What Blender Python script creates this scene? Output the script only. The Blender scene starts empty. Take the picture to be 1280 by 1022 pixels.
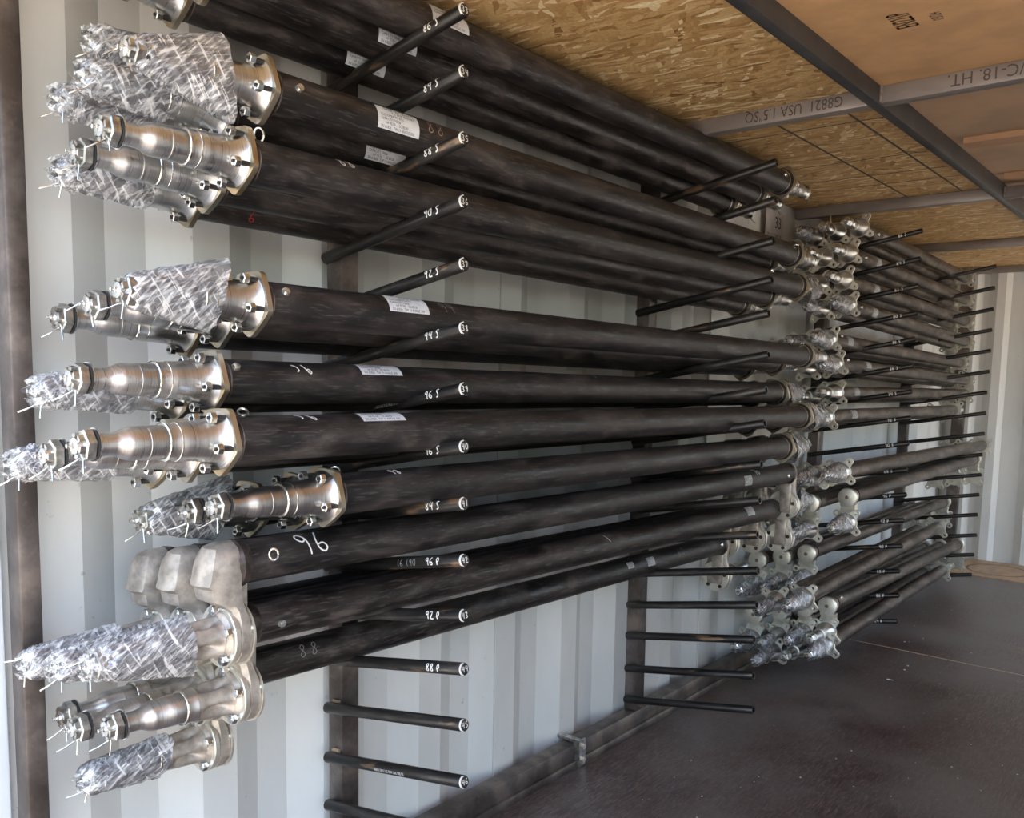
import bpy, bmesh, math, random
from mathutils import Matrix, Vector
random.seed(7)
PI = math.pi
scene = bpy.context.scene
# ---------------------------------------------------------------- camera (frame 1280 x 1022)
YAW, PITCH, ROLL, F, PPX, PPY = 0.69707675, -0.10149867, 0.01762661, 1087.046, 640.0, 573.545
CAM = Vector((0, 0, 1.04))
_cy, _sy = math.cos(YAW), math.sin(YAW)
FW = Vector((-_sy*math.cos(PITCH), _cy*math.cos(PITCH), math.sin(PITCH)))
_r0 = Vector((_cy, _sy, 0)); _u0 = _r0.cross(FW)
RT = math.cos(ROLL)*_r0 + math.sin(ROLL)*_u0
UP = -math.sin(ROLL)*_r0 + math.cos(ROLL)*_u0
cd = bpy.data.cameras.new('camera'); cam = bpy.data.objects.new('camera', cd)
scene.collection.objects.link(cam); scene.camera = cam
cd.sensor_fit = 'HORIZONTAL'; cd.sensor_width = 36; cd.lens = F/1280*36; cd.shift_y = (PPY-511)/1280
cd.clip_start = 0.02; cd.clip_end = 200
cam.matrix_world = Matrix(((RT.x, UP.x, -FW.x, CAM.x), (RT.y, UP.y, -FW.y, CAM.y), (RT.z, UP.z, -FW.z, CAM.z), (0, 0, 0, 1)))
def ray(x, y): return (RT*(x-PPX) - UP*(y-PPY) + FW*F).normalized()
def hit(x, y, ax, val):
    d = ray(x, y); return CAM + d*((val-CAM[ax])/d[ax])
# ---------------------------------------------------------------- world, sun, exposure
w = bpy.data.worlds.new('sky'); scene.world = w; w.use_nodes = True
nt = w.node_tree; nt.nodes.clear()
sky = nt.nodes.new('ShaderNodeTexSky'); sky.sky_type = 'NISHITA'
sky.sun_disc = False; sky.sun_elevation = math.radians(68); sky.sun_rotation = math.radians(97); sky.air_density = 1.2; sky.dust_density = 2.0
bg = nt.nodes.new('ShaderNodeBackground'); bg.inputs[1].default_value = 0.42
out = nt.nodes.new('ShaderNodeOutputWorld')
nt.links.new(sky.outputs[0], bg.inputs[0]); nt.links.new(bg.outputs[0], out.inputs[0])
sd = bpy.data.lights.new('sun', 'SUN'); sun = bpy.data.objects.new('sun', sd); scene.collection.objects.link(sun)
sd.energy = 10.5; sd.color = (1.0, 0.90, 0.76); sd.angle = math.radians(0.6)
sun.rotation_euler = Vector((-.34, .04, -1)).to_track_quat('-Z', 'Y').to_euler()
sun.location = (3, 0, 8)
scene.view_settings.view_transform = 'Standard'; scene.view_settings.look = 'None'
scene.view_settings.gamma = 1; scene.view_settings.use_curve_mapping = False
scene.view_settings.exposure = 0.92
scene.cycles.max_bounces = 10; scene.cycles.diffuse_bounces = 6; scene.cycles.transparent_max_bounces = 16
# ---------------------------------------------------------------- materials
def mat(name):
    m = bpy.data.materials.new(name); m.use_nodes = True
    return m, m.node_tree, m.node_tree.nodes['Principled BSDF']
def N(nt, t, **kw):
    n = nt.nodes.new(t)
    for k, v in kw.items(): setattr(n, k, v)
    return n
def coords(nt, scale=(1, 1, 1), rot=(0, 0, 0), rnd=False):
    tc = N(nt, 'ShaderNodeTexCoord'); mp = N(nt, 'ShaderNodeMapping')
    mp.inputs['Scale'].default_value = scale; mp.inputs['Rotation'].default_value = rot
    nt.links.new(tc.outputs['Object'], mp.inputs[0])
    if rnd:
        oi = N(nt, 'ShaderNodeObjectInfo'); mu = N(nt, 'ShaderNodeVectorMath', operation='SCALE')
        cb = N(nt, 'ShaderNodeCombineXYZ')
        for i in range(3): nt.links.new(oi.outputs['Random'], cb.inputs[i])
        nt.links.new(cb.outputs[0], mu.inputs[0]); mu.inputs['Scale'].default_value = 37
        nt.links.new(mu.outputs[0], mp.inputs['Location'])
    return mp.outputs[0]
def noise(nt, vec, scale, detail=4, rough=.55, dist=0):
    n = N(nt, 'ShaderNodeTexNoise'); n.inputs['Scale'].default_value = scale; n.inputs['Detail'].default_value = detail
    n.inputs['Roughness'].default_value = rough; n.inputs['Distortion'].default_value = dist
    nt.links.new(vec, n.inputs['Vector']); return n.outputs['Fac']
def ramp(nt, fac, stops):
    r = N(nt, 'ShaderNodeValToRGB'); e = r.color_ramp.elements
    while len(e) < len(stops): e.new(.5)
    for i, (p, c) in enumerate(stops):
        e[i].position = p; e[i].color = (c if isinstance(c, tuple) else (c, c, c)) + (1,)
    nt.links.new(fac, r.inputs[0]); return r.outputs[0]
def mix(nt, fac, a, b, mode='MIX'):
    m = N(nt, 'ShaderNodeMix', data_type='RGBA', blend_type=mode)
    if isinstance(fac, float): m.inputs[0].default_value = fac
    else: nt.links.new(fac, m.inputs[0])
    for i, v in ((6, a), (7, b)):
        if isinstance(v, tuple): m.inputs[i].default_value = v + (1,)
        else: nt.links.new(v, m.inputs[i])
    return m.outputs[2]
def bump(nt, b, h, strength, dist=.002):
    bn = N(nt, 'ShaderNodeBump'); bn.inputs['Strength'].default_value = strength; bn.inputs['Distance'].default_value = dist
    nt.links.new(h, bn.inputs['Height']); nt.links.new(bn.outputs[0], b.inputs['Normal'])
def simple(name, col, rough=.5, metal=0.0, var=.15, scale=30, bmp=0.0, spec=.5, rnd=True, stretch=(1, 1, 1)):
    m, nt, b = mat(name); v = coords(nt, stretch, rnd=rnd)
    f = noise(nt, v, scale)
    lo = tuple(c*(1-var) for c in col); hi = tuple(min(1, c*(1+var)) for c in col)
    nt.links.new(ramp(nt, f, [(.38, lo), (.62, hi)]), b.inputs['Base Color'])
    b.inputs['Roughness'].default_value = rough; b.inputs['Metallic'].default_value = metal
    b.inputs['Specular IOR Level'].default_value = spec
    if bmp: bump(nt, b, f, bmp)
    return m
M = {}
# oily black mill-scale tube with cloudy handling marks
m, nt, b = mat('mill_scale_steel'); v = coords(nt, (1, .35, 1), rnd=True)
f1 = noise(nt, v, 22, 6, .62, .6); f2 = noise(nt, coords(nt, (6, .6, 6), rnd=True), 40, 3)
c = ramp(nt, f1, [(.38, (.010, .008, .0075)), (.49, (.025, .020, .0185)), (.56, (.046, .037, .034)), (.66, (.10, .083, .075))])
c = mix(nt, ramp(nt, f2, [(.56, 0.0), (.66, .55)]), c, (.13, .115, .105))
ox = N(nt, 'ShaderNodeObjectInfo')
c = mix(nt, ramp(nt, ox.outputs['Random'], [(0, 0.0), (1, .35)]), c, (.030, .032, .038))
nt.links.new(c, b.inputs['Base Color'])
nt.links.new(ramp(nt, f1, [(.4, .36), (.6, .58)]), b.inputs['Roughness']); b.inputs['Metallic'].default_value = .25
bump(nt, b, f1, .15, .001); f5 = noise(nt, coords(nt, (30, 2.2, 30), (0, 0, .12), True), 7, 3, .7, .8)
M['tube'] = m
c2 = mix(nt, ramp(nt, f5, [(.62, 0.0), (.70, .5)]), c, (.16, .14, .13)); nt.links.new(c2, b.inputs['Base Color'])
# far tubes are a greyer, dustier steel
m, nt, b = mat('dusty_steel_tube'); v = coords(nt, (1, .3, 1), rnd=True)
f1 = noise(nt, v, 24, 6, .62, .6)
nt.links.new(ramp(nt, f1, [(.38, (.040, .032, .027)), (.52, (.095, .078, .066)), (.64, (.19, .16, .135))]), b.inputs['Base Color'])
b.inputs['Roughness'].default_value = .36; b.inputs['Metallic'].default_value = .4; M['tube2'] = m
# turned steel of the spindles: fine rings round the axis
m, nt, b = mat('turned_steel'); v = coords(nt, (1, 60, 1), rnd=True)
f1 = noise(nt, v, 14, 3)
nt.links.new(ramp(nt, f1, [(.3, (.50, .49, .48)), (.7, (.66, .65, .64))]), b.inputs['Base Color'])
b.inputs['Metallic'].default_value = 1; nt.links.new(ramp(nt, f1, [(.3, .26), (.7, .40)]), b.inputs['Roughness']); bump(nt, b, f1, .06, .0004)
M['turned'] = m
m, nt, b = mat('yellow_zinc_plate'); v = coords(nt, rnd=True)
f1 = noise(nt, v, 18, 4)
nt.links.new(ramp(nt, f1, [(.3, (.52, .40, .24)), (.5, (.62, .55, .42)), (.72, (.66, .64, .6))]), b.inputs['Base Color'])
b.inputs['Metallic'].default_value = .95; b.inputs['Roughness'].default_value = .36; M['flange'] = m
M['zinc'] = simple('bright_zinc', (.74, .75, .74), .24, 1, .12, 60)
M['nut'] = simple('nut_steel', (.50, .49, .46), .32, .95, .35, 70)
M['gap_black'] = simple('black_washer_gap', (.03, .03, .03), .5, .3)  # near-black: gap and socket shade put into the colour, bolt shanks too
M['ring'] = simple('polished_seal_ring', (.85, .82, .74), .16, 1, .05)
M['cast'] = simple('cast_steel', (.42, .375, .33), .44, .55, .28, 38, .35)
M['cast_dark'] = simple('cast_bracket_steel', (.27, .22, .18), .5, .6, .3, 30, .35)
M['weld'] = simple('burnt_weld_bead', (.075, .06, .055), .45, .6, .5, 50, .5)
M['bright_weld'] = simple('clean_weld_bead', (.6, .58, .55), .3, .9, .2, 90, .4)
M['lobe'] = simple('galvanised_flange', (.80, .77, .68), .38, .80, .12, 30)
M['silverpaint'] = simple('silver_bolt', (.8, .8, .76), .25, .9)
M['white'] = simple('white_paint_marker', (.82, .82, .80), .6, 0, .05)
M['pinkchalk'] = simple('pink_chalk', (.50, .36, .33), .8, 0, .1)
M['greychalk'] = simple('grey_chalk', (.24, .24, .24), .8, 0, .1)
M['redchalk'] = simple('red_chalk', (.30, .03, .03), .8, 0, .1)
M['sticker'] = simple('white_sticker', (.72, .75, .80), .4, 0, .06, 60)
M['sticker2'] = simple('grey_foil_sticker', (.42, .43, .44), .45, 0, .2, 120)
M['ink'] = simple('black_ink', (.02, .02, .025), .6, 0)
M['stencil'] = simple('faded_stencil_ink', (.075, .06, .05), .6, 0)
# pegs: black steel rod with rubbed and rusty streaks
m, nt, b = mat('peg_steel'); v = coords(nt, (.5, 3, 3), rnd=True)
f1 = noise(nt, v, 14, 5, .6); f2 = noise(nt, coords(nt, (1, 5, 5), rnd=True), 9, 3)
c = ramp(nt, f1, [(.35, (.018, .017, .017)), (.6, (.05, .046, .043)), (.75, (.14, .125, .11))])
c = mix(nt, ramp(nt, f2, [(.62, 0.0), (.70, .7)]), c, (.27, .17, .10))
nt.links.new(c, b.inputs['Base Color']); b.inputs['Roughness'].default_value = .30; b.inputs['Metallic'].default_value = .45
bump(nt, b, f1, .2, .001); M['peg'] = m
# square rack tube
m, nt, b = mat('rack_tube_steel'); v = coords(nt, (1, 1, 1))
f1 = noise(nt, v, 9, 6, .6); f2 = noise(nt, v, 60, 3)
c = ramp(nt, f1, [(.40, (.085, .070, .063)), (.54, (.155, .130, .118)), (.64, (.25, .205, .18))])
c = mix(nt, ramp(nt, f2, [(.62, 0.0), (.75, .4)]), c, (.26, .19, .14))
nt.links.new(c, b.inputs['Base Color']); b.inputs['Roughness'].default_value = .38; b.inputs['Metallic'].default_value = .5; M['rack'] = m; b.inputs['Roughness'].default_value = .45; b.inputs['Metallic'].default_value = .65
M['rack_rust'] = simple('rusty_weld', (.33, .23, .15), .6, .3, .4, 60, .5)
m, nt, b = mat('beam_steel'); v = coords(nt, (1, 1, 1)); f1 = noise(nt, v, 7, 5)
nt.links.new(ramp(nt, f1, [(.3, (.05, .052, .056)), (.7, (.10, .098, .098))]), b.inputs['Base Color'])
b.inputs['Roughness'].default_value = .42; b.inputs['Metallic'].default_value = .5; M['beam'] = m
M['purlin'] = simple('pale_mill_tube', (.27, .235, .215), .42, .35, .15, 14, 0, rnd=False, stretch=(.4, 1, 1))
# painted corrugated wall
m, nt, b = mat('container_paint'); v = coords(nt, (1, 1, .4))
f1 = noise(nt, v, 5, 5); f2 = noise(nt, coords(nt), 48, 2)
c = ramp(nt, f1, [(.38, (.68, .685, .665)), (.62, (.76, .76, .735))])
c = mix(nt, ramp(nt, f2, [(.72, 0.0), (.80, .5)]), c, (.30, .29, .27))
nt.links.new(c, b.inputs['Base Color']); b.inputs['Roughness'].default_value = .42; M['wall'] = m
M['jamb'] = simple('sky_tinted_jamb', (.72, .78, .82), .4, 0, .04, 4, rnd=False)  # pale jamb paint with the sky's blue brightness put into its colour
# oriented strand board: overlapping flakes in three directions
def osb(name, seed, gain=1.0):
    m, nt, b = mat(name)
    cols = None; hsum = None
    for k, (ang, sx, sy, off) in enumerate(((.25, 12, 66, 0), (-.65, 13, 60, 5), (1.05, 15, 74, 9), (-.05, 19, 110, 3))):
        tc = N(nt, 'ShaderNodeTexCoord'); mp0 = N(nt, 'ShaderNodeMapping'); mp = N(nt, 'ShaderNodeMapping')
        mp0.inputs['Rotation'].default_value = (0, 0, ang); mp0.inputs['Location'].default_value = (off+seed, off, 0)
        mp.inputs['Scale'].default_value = (sx, sy, 1)
        nz = N(nt, 'ShaderNodeTexNoise'); nz.inputs['Scale'].default_value = 9; nz.inputs['Detail'].default_value = 3
        ad = N(nt, 'ShaderNodeVectorMath', operation='MULTIPLY_ADD'); ad.inputs[1].default_value = (.07, .07, 0)
        nt.links.new(tc.outputs['Object'], mp0.inputs[0]); nt.links.new(mp0.outputs[0], nz.inputs['Vector'])
        nt.links.new(nz.outputs['Color'], ad.inputs[0]); nt.links.new(mp0.outputs[0], ad.inputs[2]); nt.links.new(ad.outputs[0], mp.inputs[0])
        vo = N(nt, 'ShaderNodeTexVoronoi', voronoi_dimensions='2D'); vo.inputs['Scale'].default_value = 1
        nt.links.new(mp.outputs[0], vo.inputs['Vector'])
        sp = N(nt, 'ShaderNodeSeparateColor'); nt.links.new(vo.outputs['Color'], sp.inputs[0])
        col = ramp(nt, sp.outputs[0], [(0, (.30, .155, .05)), (.10, (.47, .27, .10)), (.45, (.58, .36, .145)), (.82, (.68, .45, .20)), (1, (.95, .78, .46))])
        if cols is None: cols = col; hsum = sp.outputs[0]
        else:
            gt = N(nt, 'ShaderNodeMath', operation='GREATER_THAN'); gt.inputs[1].default_value = .5
            nt.links.new(sp.outputs[1], gt.inputs[0]); cols = mix(nt, gt.outputs[0], cols, col)
            hsum = mix(nt, gt.outputs[0], hsum, sp.outputs[0])
    g = noise(nt, coords(nt, (1, 1, 1)), 150, 3)
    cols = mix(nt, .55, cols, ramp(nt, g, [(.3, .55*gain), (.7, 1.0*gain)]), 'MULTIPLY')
    nt.links.new(cols, b.inputs['Base Color']); b.inputs['Roughness'].default_value = .55
    bump(nt, b, hsum, .5, .002); return m
M['osb'] = osb('strand_board', 0)
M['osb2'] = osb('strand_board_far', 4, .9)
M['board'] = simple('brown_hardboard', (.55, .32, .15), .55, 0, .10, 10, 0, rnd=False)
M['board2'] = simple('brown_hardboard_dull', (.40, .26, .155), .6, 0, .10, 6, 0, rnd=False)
M['lath'] = simple('timber_lath', (.42, .24, .13), .6, 0, .12, 12, 0, rnd=False)
# phenolic ply floor
m, nt, b = mat('phenolic_floor'); v = coords(nt, (14, 1.6, 1))
g1 = noise(nt, v, 14, 7, .68, 1.2); g2 = noise(nt, coords(nt), 2.2, 5, .6); g3 = noise(nt, coords(nt), 60, 3)
c = ramp(nt, g1, [(.42, (.050, .028, .024)), (.51, (.090, .062, .055)), (.62, (.19, .15, .135))])
g4 = noise(nt, coords(nt), .9, 2)
c = mix(nt, ramp(nt, g4, [(.40, 0.0), (.65, .5)]), c, (.085, .035, .03))
c = mix(nt, ramp(nt, g2, [(.38, 0.0), (.62, .8)]), c, (.19, .17, .155))
c = mix(nt, ramp(nt, g3, [(.60, 0.0), (.70, .4)]), c, (.26, .22, .20))
nt.links.new(c, b.inputs['Base Color']); nt.links.new(ramp(nt, g2, [(.35, .30), (.65, .44)]), b.inputs['Roughness'])
bump(nt, b, g1, .25, .001); M['floor'] = m
M['seam'] = simple('tan_floor_joint', (.55, .42, .29), .7, 0)
M['ply'] = simple('bare_ply_strip', (.42, .28, .165), .5, 0, .12, 9, rnd=False, stretch=(3, 1, 1))
M['stain'] = simple('brown_ring_stain', (.085, .045, .025), .5, 0)
M['ground'] = simple('pale_gravel', (.42, .38, .33), .9, 0, .2, 12, rnd=False)
M['paper'] = simple('paper', (.62, .59, .58), .6, 0, .05, 30, rnd=False)
# clear crinkled stretch film
m, nt, b = mat('crinkled_film'); v = coords(nt, (1, 1, 1), rnd=True)
fa = noise(nt, coords(nt, (1, .10, 1), (0, 0, 0), True), 10, 2)
st = None
for ang, sc_ in (((.75, 0, .35), 1), ((1.15, 0, .5), 1.3), ((-.55, 0, .3), .7)):
    tc = N(nt, 'ShaderNodeTexCoord'); mr = N(nt, 'ShaderNodeMapping'); ms = N(nt, 'ShaderNodeMapping'); oi = N(nt, 'ShaderNodeObjectInfo')
    cb = N(nt, 'ShaderNodeVectorMath', operation='ADD'); nt.links.new(tc.outputs['Object'], cb.inputs[0]); nt.links.new(oi.outputs['Random'], cb.inputs[1])
    mr.inputs['Rotation'].default_value = ang; ms.inputs['Scale'].default_value = (26*sc_, 260*sc_, 26*sc_)
    nt.links.new(cb.outputs[0], mr.inputs[0]); nt.links.new(mr.outputs[0], ms.inputs[0])
    nz = noise(nt, ms.outputs[0], 1.0, 2, .5, .35)
    e_ = ramp(nt, nz, [(.52, 0.0), (.60, 1.0)]) if ang[0] > 0 else ramp(nt, nz, [(.60, 0.0), (.66, .9)])
    st = e_ if st is None else mix(nt, .5 if ang[0] > 0 else 1.0, st, e_, 'ADD' if ang[0] < 0 else 'MIX')
f1 = noise(nt, v, 34, 4, .6, 1.2)
mm = N(nt, 'ShaderNodeMath', operation='MULTIPLY_ADD'); nt.links.new(st, mm.inputs[0]); mm.inputs[1].default_value = .40; nt.links.new(f1, mm.inputs[2])
nt.links.new(ramp(nt, mm.outputs[0], [(.42, (.20, .20, .22)), (.56, (.34, .345, .37)), (.75, (.56, .57, .60)), (.95, (.92, .93, .95))]), b.inputs['Base Color'])  # fine crease highlights painted into the film colour as pale streaks
b.inputs['Roughness'].default_value = .22; b.inputs['Metallic'].default_value = .35; b.inputs['Specular IOR Level'].default_value = .9
nt.links.new(ramp(nt, mm.outputs[0], [(.42, .60), (.80, .97)]), b.inputs['Alpha'])
bump(nt, b, mm.outputs[0], .5, .0016); M['film'] = m
m, nt, b = mat('thin_loose_film'); v = coords(nt, (1, 1, 1), rnd=True); f1 = noise(nt, v, 60, 5, .7, 2.5)
nt.links.new(ramp(nt, f1, [(.42, (.4, .42, .45)), (.58, (.85, .86, .88))]), b.inputs['Base Color'])
b.inputs['Roughness'].default_value = .12; b.inputs['Specular IOR Level'].default_value = 1
nt.links.new(ramp(nt, f1, [(.46, .12), (.60, .7)]), b.inputs['Alpha']); bump(nt, b, f1, .7, .003); M['film2'] = m
# ---------------------------------------------------------------- mesh helpers
C = scene.collection
def newobj(name, data, parent=None, loc=None, rot=None):
    o = bpy.data.objects.new(name, data); C.objects.link(o)
    if parent is not None: o.parent = parent
    if loc is not None: o.location = loc
    if rot is not None: o.rotation_euler = rot
    return o
def mesh(name, verts, faces, mats, smooth=0.0, mi=None):
    me = bpy.data.meshes.new(name); me.from_pydata([tuple(v) for v in verts], [], faces)
    for m_ in (mats if isinstance(mats, (list, tuple)) else [mats]): me.materials.append(m_)
    if mi: me.polygons.foreach_set('material_index', mi)
    if smooth:
        bm = bmesh.new(); bm.from_mesh(me); bmesh.ops.recalc_face_normals(bm, faces=bm.faces)
        for f in bm.faces: f.smooth = True
        for e in bm.edges:
            e.smooth = not (len(e.link_faces) == 2 and e.calc_face_angle(0) > smooth)
        bm.to_mesh(me); bm.free()
    me.update(); return me
class MB:
    def __init__(s): s.v = []; s.f = []; s.m = []
    def add(s, v, f, mi=0):
        b0 = len(s.v); s.v += [tuple(p) for p in v]; s.f += [tuple(i+b0 for i in q) for q in f]; s.m += [mi]*len(f); return s
    def box(s, a, b_, mi=0, bev=0):
        x0, y0, z0 = a; x1, y1, z1 = b_
        if bev:
            bm = bmesh.new(); bmesh.ops.create_cube(bm, size=1)
            for q in bm.verts: q.co = Vector(((x0+x1)/2+q.co.x*(x1-x0), (y0+y1)/2+q.co.y*(y1-y0), (z0+z1)/2+q.co.z*(z1-z0)))
            bmesh.ops.bevel(bm, geom=bm.edges[:], offset=bev, segments=2, affect='EDGES', profile=.5)
            bm.verts.index_update(); s.add([q.co[:] for q in bm.verts], [[q.index for q in f.verts] for f in bm.faces], mi); bm.free(); return s
        v = [(x, y, z) for z in (z0, z1) for y in (y0, y1) for x in (x0, x1)]
        return s.add(v, [(0, 2, 3, 1), (4, 5, 7, 6), (0, 1, 5, 4), (2, 6, 7, 3), (0, 4, 6, 2), (1, 3, 7, 5)], mi)
    def tube(s, pts, r, n=8, mi=0, cap=True):
        pts = [Vector(p) for p in pts]; rings = []
        for i, p in enumerate(pts):
            t = (pts[min(i+1, len(pts)-1)]-pts[max(i-1, 0)]).normalized()
            a = t.orthogonal().normalized() if i == 0 else (a - t*a.dot(t)).normalized()
            bb = t.cross(a); rr = r[i] if isinstance(r, (list, tuple)) else r
            rings.append([p+(a*math.cos(2*PI*k/n)+bb*math.sin(2*PI*k/n))*rr for k in range(n)])
        v = [q for R_ in rings for q in R_]; f = []
        for i in range(len(rings)-1):
            for k in range(n): f.append((i*n+k, i*n+(k+1) % n, (i+1)*n+(k+1) % n, (i+1)*n+k))
        if cap: f.append(tuple(range(n))[::-1]); f.append(tuple(range((len(rings)-1)*n, len(rings)*n)))
        return s.add(v, f, mi)
    def lathe(s, prof, n=28, mi=0, mod=None, cx=0, cz=0, capa=True, capb=True):
        v = []; f = []
        for y, r in prof:
            for k in range(n):
                a = 2*PI*k/n; rr = r*(mod(y, a) if mod else 1); v.append((cx+rr*math.cos(a), y, cz+rr*math.sin(a)))
        for i in range(len(prof)-1):
            for k in range(n): f.append((i*n+k, (i+1)*n+k, (i+1)*n+(k+1) % n, i*n+(k+1) % n))
        if capa: f.append(tuple(range(n)))
        if capb: f.append(tuple(range((len(prof)-1)*n, len(prof)*n))[::-1])
        return s.add(v, f, mi)
    def mesh(s, name, mats, smooth=.6): return mesh(name, s.v, s.f, mats, smooth, s.m)
def plate(name, outline, holes, y0, y1, m_):
    cu = bpy.data.curves.new(name, 'CURVE'); cu.dimensions = '2D'; cu.fill_mode = 'BOTH'; cu.extrude = (y1-y0)/2
    for L in [outline]+holes:
        sp = cu.splines.new('POLY'); sp.points.add(len(L)-1); sp.use_cyclic_u = True
        for p, q in zip(sp.points, L): p.co = (q[0], q[1], 0, 1)
    o = bpy.data.objects.new(name, cu); me = bpy.data.meshes.new_from_object(o)
    me.transform(Matrix(((1, 0, 0, 0), (0, 0, -1, (y0+y1)/2), (0, 1, 0, 0), (0, 0, 0, 1))))
    me.materials.clear(); me.materials.append(m_); me.name = name
    bpy.data.objects.remove(o); return me
def circ(cx, cz, r, n=12): return [(cx+r*math.cos(2*PI*k/n), cz+r*math.sin(2*PI*k/n)) for k in range(n)]
def hull(pts):
    pts = sorted(set(pts))
    def half(P):
        h = []
        for p in P:
            while len(h) > 1 and (h[-1][0]-h[-2][0])*(p[1]-h[-2][1])-(h[-1][1]-h[-2][1])*(p[0]-h[-2][0]) <= 0: h.pop()
            h.append(p)
        return h[:-1]
    return half(pts)+half(pts[::-1])
def tag(o, label=None, cat=None, group=None, kind=None):
    if label: o['label'] = label
    if cat: o['category'] = cat
    if group: o['group'] = group
    if kind: o['kind'] = kind
    return o
# flat lettering laid onto any surface by a map (u, v) -> point
_tc = {}
def textgeo(s):
    if s not in _tc:
        cu = bpy.data.curves.new('t', 'FONT'); cu.body = s; cu.size = 1; cu.resolution_u = 2
        o = bpy.data.objects.new('t', cu); me = bpy.data.meshes.new_from_object(o)
        vs = [v.co.xy[:] for v in me.vertices]; fs = [tuple(p.vertices) for p in me.polygons]
        bpy.data.objects.remove(o); bpy.data.meshes.remove(me); _tc[s] = (vs, fs)
    return _tc[s]
def lettering(mb, s, size, at, fn, mi=0, sx=1.0, bold=0):
    vs, fs = textgeo(s)
    for dx in ((0,) if not bold else (0, bold)):
        mb.add([fn(at[0]+(x+dx)*size*sx, at[1]+y*size) for x, y in vs], fs, mi)
# handwritten strokes
ST = {'0': [[(.5, 1), (.15, .8), (.1, .3), (.4, 0), (.75, .25), (.75, .75), (.5, 1)]], '1': [[(.5, 1), (.45, 0)]],
 '2': [[(.1, .8), (.4, 1), (.7, .75), (.4, .35), (.1, 0), (.8, .05)]], '3': [[(.1, .9), (.5, 1), (.7, .75), (.35, .52), (.7, .3), (.5, 0), (.1, .1)]],
 '4': [[(.3, 1), (.1, .45), (.8, .5)], [(.7, .95), (.6, 0)]], '5': [[(.75, 1), (.25, .95), (.2, .55), (.6, .55), (.75, .3), (.5, 0), (.1, .1)]],
 '6': [[(.6, 1), (.2, .6), (.1, .2), (.4, 0), (.7, .2), (.55, .45), (.15, .35)]], '7': [[(.1, .9), (.75, 1), (.4, 0)]],
 '8': [[(.45, .5), (.15, .75), (.45, 1), (.7, .75), (.45, .5), (.15, .2), (.45, 0), (.75, .22), (.45, .5)]],
 '9': [[(.7, .7), (.4, .5), (.12, .75), (.4, 1), (.7, .8), (.65, .4), (.55, 0)]],
 'S': [[(.75, .9), (.4, 1), (.2, .75), (.6, .45), (.6, .1), (.15, 0)]], 'D': [[(.2, 0), (.2, 1), (.6, .85), (.7, .5), (.2, .35)]],
 'P': [[(.2, 0), (.2, 1), (.7, .85), (.2, .5)]], 'V': [[(.1, 1), (.4, 0), (.7, 1)]], '-': [[(.1, .5), (.8, .55)]], '.': [[(.4, .1), (.5, .0)]],
 'b': [[(.15, 1), (.3, .1), (.65, .25), (.55, .6), (.2, .45)]], 'c': [[(.1, .9), (.5, .8), (.55, .4), (.2, .3)]]}
def strokes(mb, s, h, at, fn, wd=.0018, slant=0.0, sp=.85, mi=0):
    x0 = 0
    for ch in s:
        if ch == ' ': x0 += .6*h*sp; continue
        for L in ST[ch]:
            P = []
            for i in range(len(L)-1):
                for t in (0, .34, .67): P.append(Vector(((L[i][0]*(1-t)+L[i+1][0]*t), (L[i][1]*(1-t)+L[i+1][1]*t))))
            P.append(Vector(L[-1]))
            P = [Vector(((p.x+slant*p.y)*h*.8+x0+at[0], p.y*h+at[1])) for p in P]
            for _ in range(2): P = [P[0]]+[(P[i-1]+P[i]*2+P[i+1])/4 for i in range(1, len(P)-1)]+[P[-1]]
            vv = []
            for i, p in enumerate(P):
                t = (P[min(i+1, len(P)-1)]-P[max(i-1, 0)]); t = t.normalized() if t.length > 1e-9 else Vector((1, 0)); n_ = Vector((-t.y, t.x))*wd/2
                vv += [fn(*(p+n_)), fn(*(p-n_))]
            mb.add(vv, [(2*i, 2*i+1, 2*i+3, 2*i+2) for i in range(len(P)-1)], mi)
        x0 += h*sp
ZF, YE, XW, XR = -0.067, 5.87, -1.43, 0.92      # floor, end wall, left wall, right wall
ZC = 1.66                                        # underside of the loft frame
# ================================================================ STRUCTURE
def corr(name, y0, y1, z0, z1, phase, mats, along='Y', X=XW, sgn=-1, pitch=.278, dep=.036, prof=None):
    # trapezoid corrugation: proud flat, flank, recessed flat, flank
    seq = prof or ((0, 0), (.072, 0), (.140, 1), (.210, 1))
    pts = []; k = math.floor((y0-phase)/pitch)-1
    def val(y):
        t = (y-phase) % pitch
        S_ = list(seq)+[(pitch, seq[0][1])]
        for (a, va), (b_, vb) in zip(S_, S_[1:]):
            if a <= t <= b_: return va+(vb-va)*(t-a)/(b_-a) if b_ > a else va
    ys = [y0, y1]
    while phase+k*pitch < y1:
        for a, _ in seq:
            y = phase+k*pitch+a
            if y0 < y < y1: ys.append(y)
        k += 1
    ys = sorted(ys); mb = MB(); V = []; n = len(ys)
    for th_ in (0, .004):
        for z in (z0, z1):
            for y in ys:
                c_ = X+sgn*(val(y)*dep+th_)
                V.append((c_, y, z) if along == 'Y' else (y, c_, z))
    Fs = [(i, i+1, n+i+1, n+i) for i in range(n-1)]+[(2*n+i, 3*n+i, 3*n+i+1, 2*n+i+1) for i in range(n-1)]
    Fs += [(0, n, 3*n, 2*n), (n-1, 3*n-1, 4*n-1, 2*n-1)]
    mb.add(V, Fs); return mesh(name, mb.v, mb.f, mats)
PH = 1.455-.072     # first dark flank measured at y = 1.455
wl = newobj('wall_left', MB().box((XW-.05, .2, ZF-.06), (XW-.041, YE+.05, 1.745)).mesh('wall_left', [M['wall']], 0)); tag(wl, kind='structure')
seams = [.50, 1.655, 2.767, 3.879, 4.991, YE+.05]
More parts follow.
